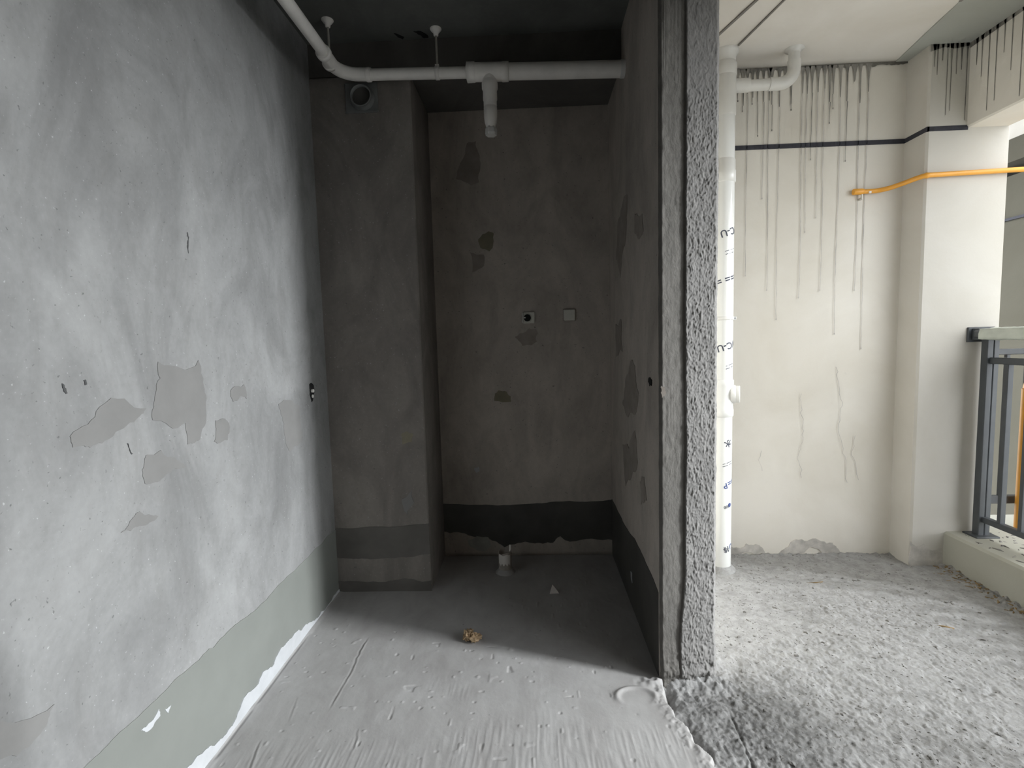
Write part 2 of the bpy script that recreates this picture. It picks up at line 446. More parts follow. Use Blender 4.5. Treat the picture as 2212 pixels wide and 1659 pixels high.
# --- partition end (rough column between alcove and balcony)
def partition():
    nu, nv = 84, 940
    H = ZC + .05
    s = np.linspace(0, 1, nu + 1); z = np.linspace(-.03, H, nv + 1)
    S, Z = np.meshgrid(s, z, indexing='ij')
    Wd = XR - XA
    X = XA + S * Wd; Y = CL[1] + S * (CR[1] - CL[1])
    sp = 0.44 + 0.025 * fbm(Z * 2.2, Z * 0 + 1.3, 4, 7) - 0.10 * sstep(0.45, 0.10, Z)        # where the thick render begins
    m = sstep(-0.018, 0.018, S - sp)
    m = m * 1.0
    # left strip: combed vertical ridges in patches, right strip: coarse render
    comb = np.abs(vn(X * 150, Z * 3.0, 21)) * 2
    cm = sstep(-0.12, 0.22, fbm(X * 5, Z * 2.2, 3, 31))
    left = 0.0022 * comb * cm + 0.0018 * fbm(X * 60, Z * 26, 4, 11)
    lump = np.abs(fbm(X * 150 + 1.6 * vn(X * 45, Z * 45, 9), Z * 75 + 1.2 * vn(X * 50, Z * 40, 19), 3, 41))
    right = 0.009 + 0.0075 * lump + 0.003 * fbm(X * 26, Z * 18, 4, 51)
    smooth_top = sstep(2.25, 2.05, Z)
    right = 0.009 + (right - 0.009) * (0.45 + 0.55 * smooth_top)
    D = left * (1 - m) + right * m
    ed = np.minimum(S, 1 - S) * Wd
    D -= 0.012 * sstep(0.012, 0.0, ed) + 0.006 * sstep(0.02, 0, ed) * vn(Z * 30, S * 0 + 5, 3)
    foot = sstep(0.16, 0.0, Z)
    D += 0.018 * foot + 0.012 * foot * fbm(X * 40, Z * 40, 3, 61)
    V = np.stack([X, Y - D, Z], -1).reshape(-1, 3)
    q = grid_idx(nu, nv)
    b = len(V)
    V = np.concatenate([V, [(XA, YB + .05, -.03), (XA, YB + .05, H), (XR, YB + .05, -.03), (XR, YB + .05, H)]])
    I = np.arange((nu + 1) * (nv + 1)).reshape(nu + 1, nv + 1)
    fl = [int(k) for k in I[0, :]] + [b + 1, b]
    fr = [int(k) for k in I[-1, ::-1]] + [b + 2, b + 3]
    loops = list(q.ravel()) + fl + fr; sizes = [4] * len(q) + [len(fl), len(fr)]
    o = mesh_np('wall_partition', V, loops, sizes, M_stucco, [True] * len(q) + [False, False])
    o.data.materials.append(M_alc_lit); o.data.materials.append(M_cream)
    o.data.materials.append(M_strip)
    mi = np.zeros(len(q) + 2, np.int32); mi[:len(q)] = np.where((m[:-1, :-1] < .5).reshape(-1), 3, 0)
    o.data.polygons.foreach_set('material_index', mi)
    o.data.polygons[len(q)].material_index = 1
    o.data.polygons[len(q) + 1].material_index = 2
    return o
wall_partition = tag(partition(), 'partition wall end with coarse grey render between alcove and balcony', 'wall', kind='structure')

# other jamb, lintel over the doorway
tag(MB().box(XA, YN, -.02, XR, DJ, ZC + .05).build('wall_partition_return', M_left), 'plaster wall on the other side of the doorway', 'wall', kind='structure')
tag(MB().box(XA, DJ - .01, 2.50, XR, 1.95, ZC + .05).build('trim_2', M_stucco), 'concrete lintel over the doorway to the balcony', 'lintel', kind='structure')

# --- floors
def floor_smooth():
    X0, X1, Y0, Y1 = XL - .05, 0.66, 0.2, 3.05
    xs = np.linspace(X0, X1, 460); ys = np.concatenate([np.linspace(Y0, 1.2, 60)[:-1], np.linspace(1.2, 2.2, 340)[:-1], np.linspace(2.2, Y1, 120)])
    nu, nv = len(xs) - 1, len(ys) - 1
    X, Y = np.meshgrid(xs, ys, indexing='ij')
    Z = 0.003 * fbm(X * 3, Y * 3, 3, 2)
    # brush scrapes along the depth, strongest towards the doorway
    st = np.abs(vn(X * 120 + 1.5 * vn(X * 8, Y * 8, 4), Y * 9, 5)) * 2
    msk = sstep(0.0, 0.35, fbm(X * 2.3 + .4, Y * 3.3, 3, 12) + 0.75 * sstep(1.75, 1.45, Y) - 0.42)
    Z += 0.0014 * st * msk
    Z += 0.0007 * fbm(X * 24, Y * 20, 4, 15)
    pk = vn(X * 42 + 3, Y * 36, 16)
    Z += .0020 * sstep(.40, .48, pk) - .0025 * sstep(.42, .48, -pk)
    # long gouges
    for (xa, ya), (xb, yb), wd, dp in (((-.756, 2.14), (-.752, 1.67), .0035, .0035), ((-.90, 1.75), (-.87, 1.62), .003, .003), ((-.62, 1.60), (-.60, 1.50), .003, .0025), ((-.93, 1.55), (-.90, 1.40), .003, .003)):
        t = (Y - ya) / (yb - ya); xc = xa + (xb - xa) * t + .010 * vn(Y * 9, Y * 0, 6) + .004 * vn(Y * 40, Y * 0, 7)
        inn = sstep(-.02, .15, t) * sstep(1.02, .85, t) * (.55 + .9 * vn(Y * 22, Y * 0 + xa * 9, 8))
        Z += inn * (-dp * np.exp(-((X - xc) / wd) ** 2) + .7 * dp * np.exp(-((X - xc - 1.9 * wd) / wd) ** 2))
    # ring of dried slurry by the partition
    rr = np.hypot((X - .35) / .07, (Y - 1.745) / .05)
    Z += .007 * np.exp(-((rr - 1) / .16) ** 2) * sstep(1.70, 1.76, Y)
    Z += .010 * np.exp(-(((X - .42) / .05) ** 2 + ((Y - 1.83) / .02) ** 2)) * (1 + 2 * vn(X * 60, Y * 60, 8))
    # fillet against the walls
    Z += .004 * sstep(.03, 0, X - XL) - .006 * np.exp(-((X - XL - .012) / .006) ** 2) * sstep(-.1, .2, fbm(Y * 5, X * 0, 3, 18))
    # broken edge along the doorway
    ky = [0.2, 1.2, 1.444, 1.494, 1.549, 1.607, 1.671, 1.739, 1.826, 1.86, 3.1]
    kx = [.56, .545, .528, .520, .485, .486, .458, .456, .456, .50, .66]
    xb = np.interp(Y, ky, kx) + .012 * fbm(Y * 26, Y * 0 + 2, 5, 9) + .006 * fbm(X * 60, Y * 60, 3, 19)
    e = X - xb
    Z += .004 * np.exp(-((e + .022) / .018) ** 2) * (0.3 + 1.6 * fbm(X * 70, Y * 70, 3, 14)) * sstep(1.88, 1.8, Y)
    Z = np.where(e > 0, Z - .060 * sstep(0, .020, e), Z)
    V = np.stack([X, Y, Z], -1).reshape(-1, 3)
    q = grid_idx(nu, nv)
    b = len(V)
    V = np.concatenate([V, [(X0, Y0, -.12), (X1, Y0, -.12), (X1, Y1, -.12), (X0, Y1, -.12), (X0, Y0, 0), (X1, Y0, -.05), (X0, YN - .1, 0), (X1, YN - .1, 0)]])
    loops = list(q.ravel()) + [b, b + 3, b + 2, b + 1]; sizes = [4] * len(q) + [4]
    loops += [b + 6, b + 7, b + 5, b + 4]; sizes.append(4)
    return mesh_np('floor', V, loops, sizes, M_floor, [True] * len(q) + [False] * 2)
floor = tag(floor_smooth(), 'smooth grey screed floor of the alcove with brushed scrapes', 'floor', kind='structure')

def floor_rough():
    X0, X1, Y0, Y1 = 0.42, XS + .05, 0.6, YK + .05
    xs = np.linspace(X0, X1, 520); ys = np.linspace(Y0, Y1, 640)
    nu, nv = len(xs) - 1, len(ys) - 1
    X, Y = np.meshgrid(xs, ys, indexing='ij')
    Z = -.012 + .010 * fbm(X * 2.5, Y * 2.5, 3, 22)
    cr = fbm(X * 60, Y * 60, 3, 23)
    mk = sstep(-.25, .35, fbm(X * 2.1 + 3, Y * 2.6, 3, 24))
    Z += (.0016 + .0036 * mk) * cr + .0022 * fbm(X * 110, Y * 110, 2, 29) * (.4 + mk)
    pit = vn(X * 34 + vn(X * 9, Y * 9, 1), Y * 40, 25)
    Z -= .0016 * sstep(.30, .46, pit) * (.4 + mk)
    # rougher low strip through the doorway and a mound of render round the partition foot
    dm = sstep(.86, .70, X) * sstep(2.0, 1.9, Y)
    Z += dm * (-.012 + .006 * fbm(X * 34, Y * 30, 4, 26) + .006 * fbm(X * 90, Y * 80, 3, 36))
    dx = np.maximum(np.maximum(XA - X, X - XR), 0); dy = np.maximum(1.86 - Y, 0)
    d = np.hypot(dx, dy)
    Z += np.where((X < XA + .01) & (Y > 1.84), 0, 1) * .026 * sstep(.07, 0, d) * (.8 + .8 * fbm(X * 45, Y * 45, 3, 27))
    # crack through the doorway strip
    xc = np.interp(Y, [1.0, 1.445, 1.477, 1.588, 1.66, 1.72], [.70, .654, .648, .658, .663, .668]) + .006 * vn(Y * 40, Y * 0, 28)
    Z -= .008 * np.exp(-((X - xc) / .003) ** 2) * sstep(1.74, 1.66, Y)
    # gap against the broken edge of the smooth floor
    Z -= .04 * sstep(.05, .0, X - np.interp(Y, [1.2, 1.49, 1.6, 1.83], [.54, .52, .485, .456])) * sstep(1.85, 1.8, Y) * sstep(-.1, .3, fbm(Y * 9, X * 9, 2, 30) + .15)
    # footprint-like gouge and dirt heaped along the kerb
    rr = np.hypot((X - 1.60) / .055, (Y - 1.83) / .045)
    Z -= .008 * np.exp(-((rr - 1) / .25) ** 2) * sstep(1.88, 1.80, Y)
    Z += .022 * sstep(.10, 0, XS - X) * (.6 + fbm(X * 40, Y * 40, 3, 33)) + .012 * sstep(.08, 0, YK - Y) * (.6 + fbm(X * 40, Y * 40, 3, 34))
    V = np.stack([X, Y, Z], -1).reshape(-1, 3)
    q = grid_idx(nu, nv)
    b = len(V)
    V = np.concatenate([V, [(X0, Y0, -.12), (X1, Y0, -.12), (X1, Y1, -.12), (X0, Y1, -.12), (X0, Y0 + .01, -.015), (X1, Y0 + .01, -.015), (X0, BN - .1, -.015), (X1, BN - .1, -.015)]])
    loops = list(q.ravel()) + [b, b + 3, b + 2, b + 1, b + 6, b + 7, b + 5, b + 4]; sizes = [4] * len(q) + [4, 4]
    return mesh_np('floor_balcony', V, loops, sizes, M_rough, [True] * len(q) + [False] * 2)
floor_balcony = tag(floor_rough(), 'rough pitted screed floor of the balcony strewn with crumbs', 'floor', kind='structure')

# --- balcony shell
wall_balcony = tag(slab('wall_balcony', (XR - .02, YK, -.03), (1, 0, 0), (0, 0, 1), XP - XR + .05, ZC + .1, 60, 110, 0.15, und(.004, 2.6, 41), M_cream),
                   'cream painted balcony wall with dark drip stains behind the white riser pipe', 'wall', kind='structure')
wall_pillar = tag(fix_normals(MB().box(XP, YP, -.03, XQ, 3.4, ZC + .3, .010).build('wall_pillar', M_pil)),
                  'cream painted pillar beside the balcony railing', 'pillar', kind='structure')
ceil_b = tag(slab('ceiling_balcony', (XR, BN - .1, ZC), (0, 1, 0), (1, 0, 0), YK - BN + .15, XM - XR + .06, 60, 30, 0.15, und(.006, 2.4, 44), M_cceil),
             'off-white balcony ceiling slab with panel joints', 'ceiling', kind='structure')
edge_beam = tag(fix_normals(MB().box(XM, BN - .2, ZL, XQ - .005, YP + .02, ZC + .3, .008).build('trim_3', M_cream)),
                'cream edge beam over the balcony railing', 'beam', kind='structure')
strip = MB().add([(1.925, BN, ZC - .004), (1.945, 2.47, ZC - .004), (2.015, YK, ZC - .004), (XM, YK, ZC - .004), (XM, BN, ZC - .004)] +
                 [(1.925, BN, ZC + .01), (1.945, 2.47, ZC + .01), (2.015, YK, ZC + .01), (XM, YK, ZC + .01), (XM, BN, ZC + .01)],
                 [[0, 1, 2, 3, 4]] + [[i, (i + 1) % 5, 5 + (i + 1) % 5, 5 + i] for i in range(5)]).build('ceiling_strip', M_green, ceil_b)
fix_normals(strip)
for (xa, ya, xb, yb, wd) in ((1.075, 2.2, .93, 2.683, .006), (1.177, 2.2, 1.08, 2.736, .004), (1.925, BN, 1.945, 2.47, .006)):
    d = np.array([xb - xa, yb - ya]); n_ = np.array([-d[1], d[0]]) / np.hypot(*d) * wd
    fix_normals(MB().add([(xa + n_[0], ya + n_[1], ZC - .006), (xb + n_[0], yb + n_[1], ZC - .006), (xb - n_[0], yb - n_[1], ZC - .006), (xa - n_[0], ya - n_[1], ZC - .006),
              (xa + n_[0], ya + n_[1], ZC + .006), (xb + n_[0], yb + n_[1], ZC + .006), (xb - n_[0], yb - n_[1], ZC + .006), (xa - n_[0], ya - n_[1], ZC + .006)],
             [(0, 1, 2, 3), (0, 1, 5, 4), (1, 2, 6, 5), (2, 3, 7, 6), (3, 0, 4, 7)]).build('ceiling_joint', M_joint, ceil_b))

sill = tag(fix_normals(MB().box(XS, BN, -.05, 2.60, YP + .02, ZS, .012).build('trim_4', M_sill)), 'low concrete kerb under the balcony railing', 'kerb', kind='structure')
ledge = tag(fix_normals(MB().box(2.58, BN, -.05, 3.35, 3.3, .10, .01).build('trim_5', M_sill)), 'concrete ledge outside the balcony railing', 'ledge', kind='structure')
tag(MB().box(XR, BN - .15, -.05, XQ, BN, ZC + .1).build('wall_balcony_near', M_cream), 'cream wall closing the near end of the balcony', 'wall', kind='structure')

tag(MB().box(XM, BN - .15, -.05, XQ, -.36, ZC + .1).build('wall_sky_blocker', M_cream), 'added unseen cream wall narrowing the railing opening to dim the room', 'wall', kind='structure')  # unseen wall added to cut the sky light reaching the room
# --- what lies beyond: the facade across the light well
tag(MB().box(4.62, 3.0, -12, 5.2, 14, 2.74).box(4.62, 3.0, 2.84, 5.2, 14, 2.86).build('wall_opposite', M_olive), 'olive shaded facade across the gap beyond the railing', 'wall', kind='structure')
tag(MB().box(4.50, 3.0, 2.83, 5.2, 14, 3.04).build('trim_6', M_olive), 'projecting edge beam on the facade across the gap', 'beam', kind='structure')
tag(MB().box(4.60, 3.0, 3.04, 5.2, 14, 9).build('wall_opposite_upper', M_cream), 'cream upper storey of the facade across the gap', 'wall', kind='structure')
tag(MB().box(4.60, 3.0, 2.318, 4.63, 14, 2.342).build('trim_7', M_stripe), 'black painted line on the facade across the gap', 'line', kind='structure')
tag(MB().box(3.6, 1.95, -12, 5.2, 3.15, 9).build('wall_shading_pier', M_cream), 'added unseen cream pier keeping the sky strip off the balcony wall', 'pier', kind='structure')  # added out of view to block the area light from balcony wall and pillar
tag(MB().box(3.3, 2.9, 3.45, 5.2, 14, 3.6).build('trim_8', M_olive), 'added unseen slab shading the facade across the gap', 'slab', kind='structure')  # overhang added out of view to darken the facade below
tag(MB().box(-150, -150, -12.2, 150, 150, -12).build('ground_outside', M_gnd), 'grey ground far below the balcony', 'ground', kind='structure')

# --- painted black line on balcony wall and pillar
MB().box(1.0, YK - .0055, ZL - .012, XP + .01, YK + .002, ZL + .012).build('painted_line', M_stripe, wall_balcony)
MB().box(XP - .0015, YP - .0015, ZL - .012, XP + .01, YK, ZL + .012).box(XP, YP - .0015, ZL - .012, XM + .005, YP + .01, ZL + .012).build('painted_line', M_stripe, wall_pillar)

# --- patches on the left wall
for k, (nm, poly, mt) in enumerate((
    ('cement_patch', [(1.386, 1.268), (1.559, 1.266), (1.574, 1.184), (1.577, 1.097), (1.536, 1.017), (1.479, 1.013), (1.475, 1.079), (1.347, 1.108), (1.366, 1.18)], M_patch),
    ('cement_patch', [(1.099, 1.085), (1.095, 1.111), (1.18, 1.167), (1.327, 1.144), (1.302, 1.126), (1.211, 1.089), (1.144, 1.075)], M_patch),
    ('cement_patch', [(1.312, 1.018), (1.368, 1.02), (1.465, 0.946), (1.369, 0.941), (1.299, 0.943), (1.293, 0.982)], M_patch),
    ('cement_patch', [(1.25, 0.868), (1.273, 0.875), (1.336, 0.84), (1.27, .838), (1.207, 0.842)], M_patch),
    ('cement_patch', [(1.621, 1.064), (1.693, 1.043), (1.678, 0.986), (1.605, 0.996)], M_patch),
    ('cement_patch', [(2.04, 1.065), (2.229, 1.028), (2.237, 0.892), (2.116, 0.85), (2.072, 0.947)], M_patch),
    ('cement_patch', [(1.715, 1.152), (1.8, 1.168), (1.811, 1.113), (1.727, 1.113)], M_patch),
    ('cement_patch', [(0.871, 0.596), (0.994, 0.544), (0.959, 0.505), (0.863, 0.522)], M_patch),
    ('putty_smear', [(1.21, 0.307), (1.274, 0.317), (1.277, 0.295), (1.222, 0.292)], M_white),
    ('putty_smear', [(1.297, 0.299), (1.318, 0.295), (1.305, 0.28)], M_white),
    ('scratch', [(1.555, 1.66), (1.557, 1.63), (1.553, 1.595), (1.552, 1.63)], M_dark),
    ('scratch', [(1.252, 1.062), (1.256, 1.062), (1.267, 1.033), (1.264, 1.031)], M_dark),
    ('scratch', [(1.089, 1.232), (1.093, 1.23), (1.10, 1.209), (1.096, 1.208)], M_dark),
    ('scratch', [(1.143, 1.235), (1.149, 1.236), (1.151, 1.224), (1.146, 1.223)], M_dark),
)):
    patch(nm, poly, onL, (1, 0, 0), .0016 if mt is not M_white else .0030, mt, wall_left, 3, .17, 100 + k)
top = jag([(0.2, .352), (1.045, .350), (1.21, .348), (1.451, .343), (1.50, .348), (1.52, .338), (1.676, .340), (2.018, .338), (2.345, .334), (YD, .338)], 4, .045, 5, False)
patch('coating_band', [tuple(q) for q in top] + [(YD, -.03), (.2, -.03)], onL, (1, 0, 0), .0016, M_band, wall_left, 0)
wt = jag([(0.9, .05), (1.25, .05), (1.393, .065), (1.44, .054), (1.54, .022), (1.613, .04), (1.662, .066), (1.745, .052), (1.781, .073), (1.864, .052), (1.928, .08), (1.99, .073), (2.107, .048), (2.235, .018), (YD, .014)], 4, .14, 6, False)
patch('putty_fillet', [tuple(q) for q in wt] + [(YD, -.03), (.9, -.03)], onL, (1, 0, 0), .0050, M_white, wall_left, 0)

# --- patches in the alcove
for k, (poly, mt) in enumerate((
    ([(-.095, 1.321), (-.07, 1.339), (-.029, 1.351), (-.01, 1.369), (.028, 1.363), (.04, 1.338), (.029, 1.317), (.034, 1.29), (-.002, 1.27), (-.053, 1.268), (-.069, 1.293)], M_patchd),
    ([(-.222, .991), (-.199, 1.01), (-.153, 1.001), (-.129, .973), (-.127, .94), (-.226, .947)], M_patcho),
    ([(-.231, 1.93), (-.199, 1.916), (-.21, 1.835), (-.229, 1.817), (-.279, 1.837), (-.291, 1.887)], M_patcho),
    ([(-.342, 1.816), (-.262, 1.8), (-.264, 1.734), (-.332, 1.702)], M_patchd),
    ([(-.337, 2.425), (-.286, 2.433), (-.275, 2.372), (-.265, 2.292), (-.275, 2.206), (-.321, 2.19), (-.408, 2.229), (-.381, 2.315)], M_patchd),
    ([(-.361, .542), (-.332, .553), (-.328, .524), (-.35, .514)], M_white),
    ([(-.409, .104), (-.358, .124), (-.288, .117), (-.275, .059), (-.318, .031), (-.402, .061)], M_pale),
)):
    patch('cement_patch', poly, onB, (0, -1, 0), .0016 if k < 6 else .0030, mt, wall_back, 2, .12, 200 + k)
bt = jag([(XD - .01, .329), (-.295, .319), (-.016, .321), (.206, .334), (XA + .01, .339)], 3, .03, 7, False)
bb = jag([(XA + .01, .088), (.202, .083), (.147, .118), (.104, .078), (-.022, .077), (-.191, .052), (-.288, .112), (-.386, .124), (XD - .01, .156)], 3, .10, 8, False)
patch('coating_band', [tuple(q) for q in bt] + [tuple(q) for q in bb], onB, (0, -1, 0), .0016, M_bandd, wall_back, 0)
for k, (poly, mt) in enumerate((([(-.679, .837), (-.645, .851), (-.615, .836), (-.624, .795), (-.672, .784)], M_patcho), ([(-.69, .496), (-.635, .54), (-.626, .478), (-.665, .417)], M_patch))):
    patch('cement_patch', poly, onD, (0, -1, 0), .0025, mt, wall_duct, 2, .14, 220 + k)
bt = jag([(XL, .345), (-.79, .350), (XD, .364)], 4, .03, 9, False)
bb = jag([(XD, .20), (-.70, .185), (-.873, .175), (XL, .185)], 4, .06, 10, False)
patch('coating_band', [tuple(q) for q in bt] + [tuple(q) for q in bb], onD, (0, -1, 0), .0022, M_bandm, wall_duct, 0)
patch('coating_band', [(XL, .06), (-.80, .05), (-.70, .07), (-.60, .05), (XD, .055), (XD, -.02), (XL, -.02)], onD, (0, -1, 0), .0022, M_bandm, wall_duct, 3, .06, 11)
for k, poly in enumerate(([(2.499, 1.099), (2.379, 1.19), (2.274, 1.174), (2.2, 1.057), (2.251, .969), (2.471, .915), (2.594, .968)],
                          [(2.254, 1.829), (2.109, 1.794), (2.094, 1.721), (2.182, 1.708), (2.276, 1.759)],
                          [(2.682, 1.891), (2.428, 1.959), (2.471, 1.757), (2.629, 1.603), (2.735, 1.712)],
                          [(2.604, .75), (2.284, .88), (2.228, .745), (2.523, .553)],
                          [(2.784, 1.374), (2.613, 1.392), (2.581, 1.229), (2.764, 1.199)],
                          [(2.182, .674), (2.099, .717), (2.05, .634), (2.156, .579)])):
    patch('cement_patch', poly, onR, (-1, 0, 0), .002, M_patchd, wall_partition, 3, .16, 240 + k)
bt = jag([(YB, .343), (2.624, .336), (2.40, .35), (2.321, .365), (2.081, .354), (CL[1] + .02, .333)], 3, .03, 12, False)
patch('coating_band', [tuple(q) for q in bt] + [(CL[1] + .02, -.02), (YB, -.02)], onR, (-1, 0, 0), .002, M_bandd, wall_partition, 0)
patch('putty_smear', [(2.40, .165), (2.37, .17), (2.36, .125), (2.385, .13)], onR, (-1, 0, 0), .004, M_white, wall_partition, 2, .15, 260)
# chipped hole through the render at the partition corner
patch('chipped_hole', [(1.955, 1.135), (1.99, 1.142), (2.015, 1.125), (1.99, 1.108), (1.96, 1.112)], onR, (-1, 0, 0), .003, M_hole, wall_partition, 3, .2, 261)
patch('chipped_hole', [(.462, 1.125), (.475, 1.118), (.478, 1.092), (.466, 1.080), (.462, 1.10)], lambda a, b: (a, 1.834, b), (0, -1, 0), .003, M_patchd, wall_partition, 3, .2, 262)
# pipe-sleeve hole in the left wall
hole = empty('conduit_stub', (XL, 2.357, 1.08))
tag(hole, 'small chipped conduit hole with white tube ends in the plaster wall', 'conduit')
patch('cavity', [(2.34, 1.12), (2.365, 1.125), (2.385, 1.11), (2.37, 1.05), (2.355, 1.035), (2.345, 1.06)], onL, (1, 0, 0), .003, M_hole, hole, 3, .15, 263).matrix_parent_inverse = Matrix.Translation(hole.location).inverted()
MB().tube([(XL - .02, 2.358, 1.088), (XL + .012, 2.358, 1.088)], .008, 12).build('tube_end', M_pvcd, hole)
MB().tube([(XL - .02, 2.362, 1.062), (XL + .006, 2.362, 1.062)], .008, 12).build('tube_end', M_pvcd, hole)

for k, poly in enumerate(([(-.61, 2.49), (-.57, 2.525), (-.58, 2.54), (-.60, 2.52)], [(-.515, 2.485), (-.475, 2.495), (-.455, 2.535), (-.48, 2.535), (-.495, 2.51)])):
    patch('soot_smudge', poly, lambda a, b: (a, b, ZC), (0, 0, -1), .004, M_hole, ceiling, 2, .15, 280 + k)
# --- drip stains
def drips():
    rnd = random.Random(4); dark = MB(); faint = MB()
    DR = [(1.171, 2.584), (1.201, 2.529), (1.224, 1.632), (1.252, 2.565), (1.279, 2.394), (1.311, 2.055), (1.342, 1.547), (1.356, 2.421), (1.397, 1.381), (1.429, 2.672), (1.46, 2.525), (1.522, 1.5), (1.547, 1.863), (1.573, 2.257), (1.604, 1.94), (1.64, 1.537), (1.667, 2.447), (1.686, 2.523), (1.725, 1.289), (1.76, 2.241), (1.799, 2.663), (1.83, 1.531), (1.873, 1.202)]
    yy = YK - .0055
    for x, zb in DR:
        zt = ZC - .005; w0 = rnd.uniform(.010, .017); ln = rnd.uniform(.07, .16)
        prof = [(0, w0 * 1.3), (.02, w0 * .7), (.045, w0 * .42), (ln, .0032), (ln + .05, .0022)]
        L = []; Rr = []
        for h_, w_ in prof:
            if zt - h_ < zb: break
            L.append((x - w_, zt - h_)); Rr.append((x + w_, zt - h_))
        P = L + Rr[::-1]
        dark.add([(a, yy, b) for a, b in P], [list(range(len(P)))])
        z0 = L[-1][1]; xc = x; pts = []
        n = max(2, int((z0 - zb) / .05))
        ph = rnd.uniform(0, 6)
        for i in range(n + 1):
            t = i / n; z_ = z0 + (zb - z0) * t
            pts.append((x + .003 * math.sin(z_ * 5 + ph) + .0012 * math.sin(z_ * 37 + ph), z_, .0021 * (1 - .35 * t) * rnd.uniform(.7, 1.2)))
        tgt = faint if zb < 2.2 else dark
        for (xa, za, wa), (xb, zb_, wb) in zip(pts[:-1], pts[1:]):
            tgt.add([(xa - wa, yy, za), (xa + wa, yy, za), (xb + wb, yy, zb_), (xb - wb, yy, zb_)], [(0, 1, 2, 3)])
        xe, ze, _ = pts[-1]
        tgt.add([(xe + .0035 * math.cos(a), yy - .0002, ze + .006 * math.sin(a)) for a in np.linspace(0, 6.28, 9)[:-1]], [list(range(8))])
    # grime along the ceiling line
    xs = np.linspace(1.10, XP, 80)
    hh = .010 + .012 * np.abs(fbm(xs * 30, xs * 0, 3, 5)) * 2
    P = [(a, yy + .0004, ZC - .002) for a in xs] + [(a, yy + .0004, ZC - .002 - h_) for a, h_ in zip(xs[::-1], hh[::-1])]
    gr = MB(); gr.add(P, [list(range(len(P)))])
    gr.build('ceiling_grime', M_grime, wall_balcony)
    tag(dark.build('drip_stains', M_drip, wall_balcony), kind='stuff')
    tag(faint.build('drip_trails', M_dripf, wall_balcony), kind='stuff')
    # pillar front and edge beam
    for par, pl, lst in ((wall_pillar, lambda a, b: (a, YP - .0015, b), [(2.10, 2.64), (2.115, 2.60), (2.14, 2.67), (2.165, 2.40), (2.185, 2.42), (2.21, 2.60), (2.235, 2.62), (2.262, 2.37)]),
                         (edge_beam, lambda a, b: (XM - .0015, a, b), [(2.77, 2.62), (2.74, 2.55), (2.70, 2.37), (2.66, 2.40), (2.62, 2.60), (2.58, 2.50), (2.53, 2.36), (2.47, 2.45), (2.41, 2.60), (2.36, 2.50)])):
        mb = MB()
        for x, zb in lst:
            w0 = rnd.uniform(.006, .011)
            P = [(x - w0, ZC), (x - w0 * .4, ZC - .04), (x - .0022, ZC - .10), (x - .0016, zb), (x + .0016, zb), (x + .0022, ZC - .10), (x + w0 * .4, ZC - .04), (x + w0, ZC)]
            mb.add([pl(*q) for q in P], [list(range(8))])
        if par is wall_pillar:
            mb.add([pl(*q) for q in ((XP, ZC), (XM, ZC), (XM, ZC - .018), (2.2, ZC - .03), (2.15, ZC - .02), (XP, ZC - .04))], [list(range(6))])
        else:
            mb.add([pl(*q) for q in ((YP, ZC), (2.2, ZC), (2.2, ZC - .012), (2.5, ZC - .02), (YP, ZC - .03))], [list(range(5))])
        tag(mb.build('drip_stains', M_drip, par), kind='stuff')
    # cracks low on the wall and damp line at its foot
    mb = MB()
    for x0, z0, z1, s in ((1.55, .95, .45, 1), (1.74, 1.10, .40, 2), (1.86, .70, .42, 3), (1.33, .62, .50, 4)):
        rn = random.Random(s); x_ = x0; z_ = z0; prev = None
        while z_ > z1:
            q = (x_, z_)
            if prev: mb.add([(prev[0] - .0013, yy, prev[1]), (prev[0] + .0013, yy, prev[1]), (q[0] + .0013, yy, q[1]), (q[0] - .0013, yy, q[1])], [(0, 1, 2, 3)])
            prev = q; x_ += rn.uniform(-.012, .014); z_ -= rn.uniform(.015, .03)
    mb.build('hairline_crack', M_dripf, wall_balcony)
    for k, poly in enumerate(([(1.12, .005), (1.14, .05), (1.20, .035), (1.25, .06), (1.32, .05), (1.36, .0)], [(1.44, .0), (1.50, .05), (1.62, .08), (1.75, .06), (1.80, .0)], [(1.135, .155), (1.15, .17), (1.16, .15), (1.15, .125), (1.137, .13)])):
        patch('damp_spot', poly, onK, (0, -1, 0), .0056, M_dripf, wall_balcony, 3, .2, 300 + k)
drips()
patch('damp_spot', [(XP, -.01), (XP, .13), (2.11, .10), (2.15, .115), (2.20, .075), (2.25, .09), (2.25, -.01)], lambda a, b: (a, YP, b), (0, -1, 0), .0012, M_dripf, wall_pillar, 3, .12, 310)

# ============================================================ THINGS
def arc(c, e1, e2, rad, a0, a1, n=9):
    c = Vector(c); e1 = Vector(e1); e2 = Vector(e2)
    return [c + e1 * (rad * math.cos(a0 + (a1 - a0) * i / (n - 1))) + e2 * (rad * math.sin(a0 + (a1 - a0) * i / (n - 1))) for i in range(n)]

# --- ceiling drain pipe of the alcove
PY = 2.475
zc_at = lambda x: 2.568 + (x + .85) * (2.536 - 2.568) / 1.3
dp = tag(empty('drain_pipe', (-.18, PY, zc_at(-.18))), 'white plastic drain pipe with elbow and tee hung under the alcove ceiling', 'pipe')
xe = -.872
MB().tube([(xe - .035, -1.0, 2.60), (xe, 2.28, zc_at(xe) + .003)], .0255, 24).build('long_pipe', M_pvcd, dp)
ar = arc((xe + .10, PY - .10, zc_at(xe)), (-1, 0, 0), (0, 1, 0), .10, 0, math.pi / 2, 12)
el = MB().tube([(xe, 2.27, zc_at(xe)), (xe, PY - .13, zc_at(xe))] + ar + [(xe + .15, PY, zc_at(xe + .15))], .029, 24).build('elbow', M_pvcd, dp)
MB().lathe((xe, 2.275, zc_at(xe)), (0, 1, 0), [(.0265, 0), (.0335, .004), (.0335, .022), (.029, .028)]).build('rim', M_pvcd, el)
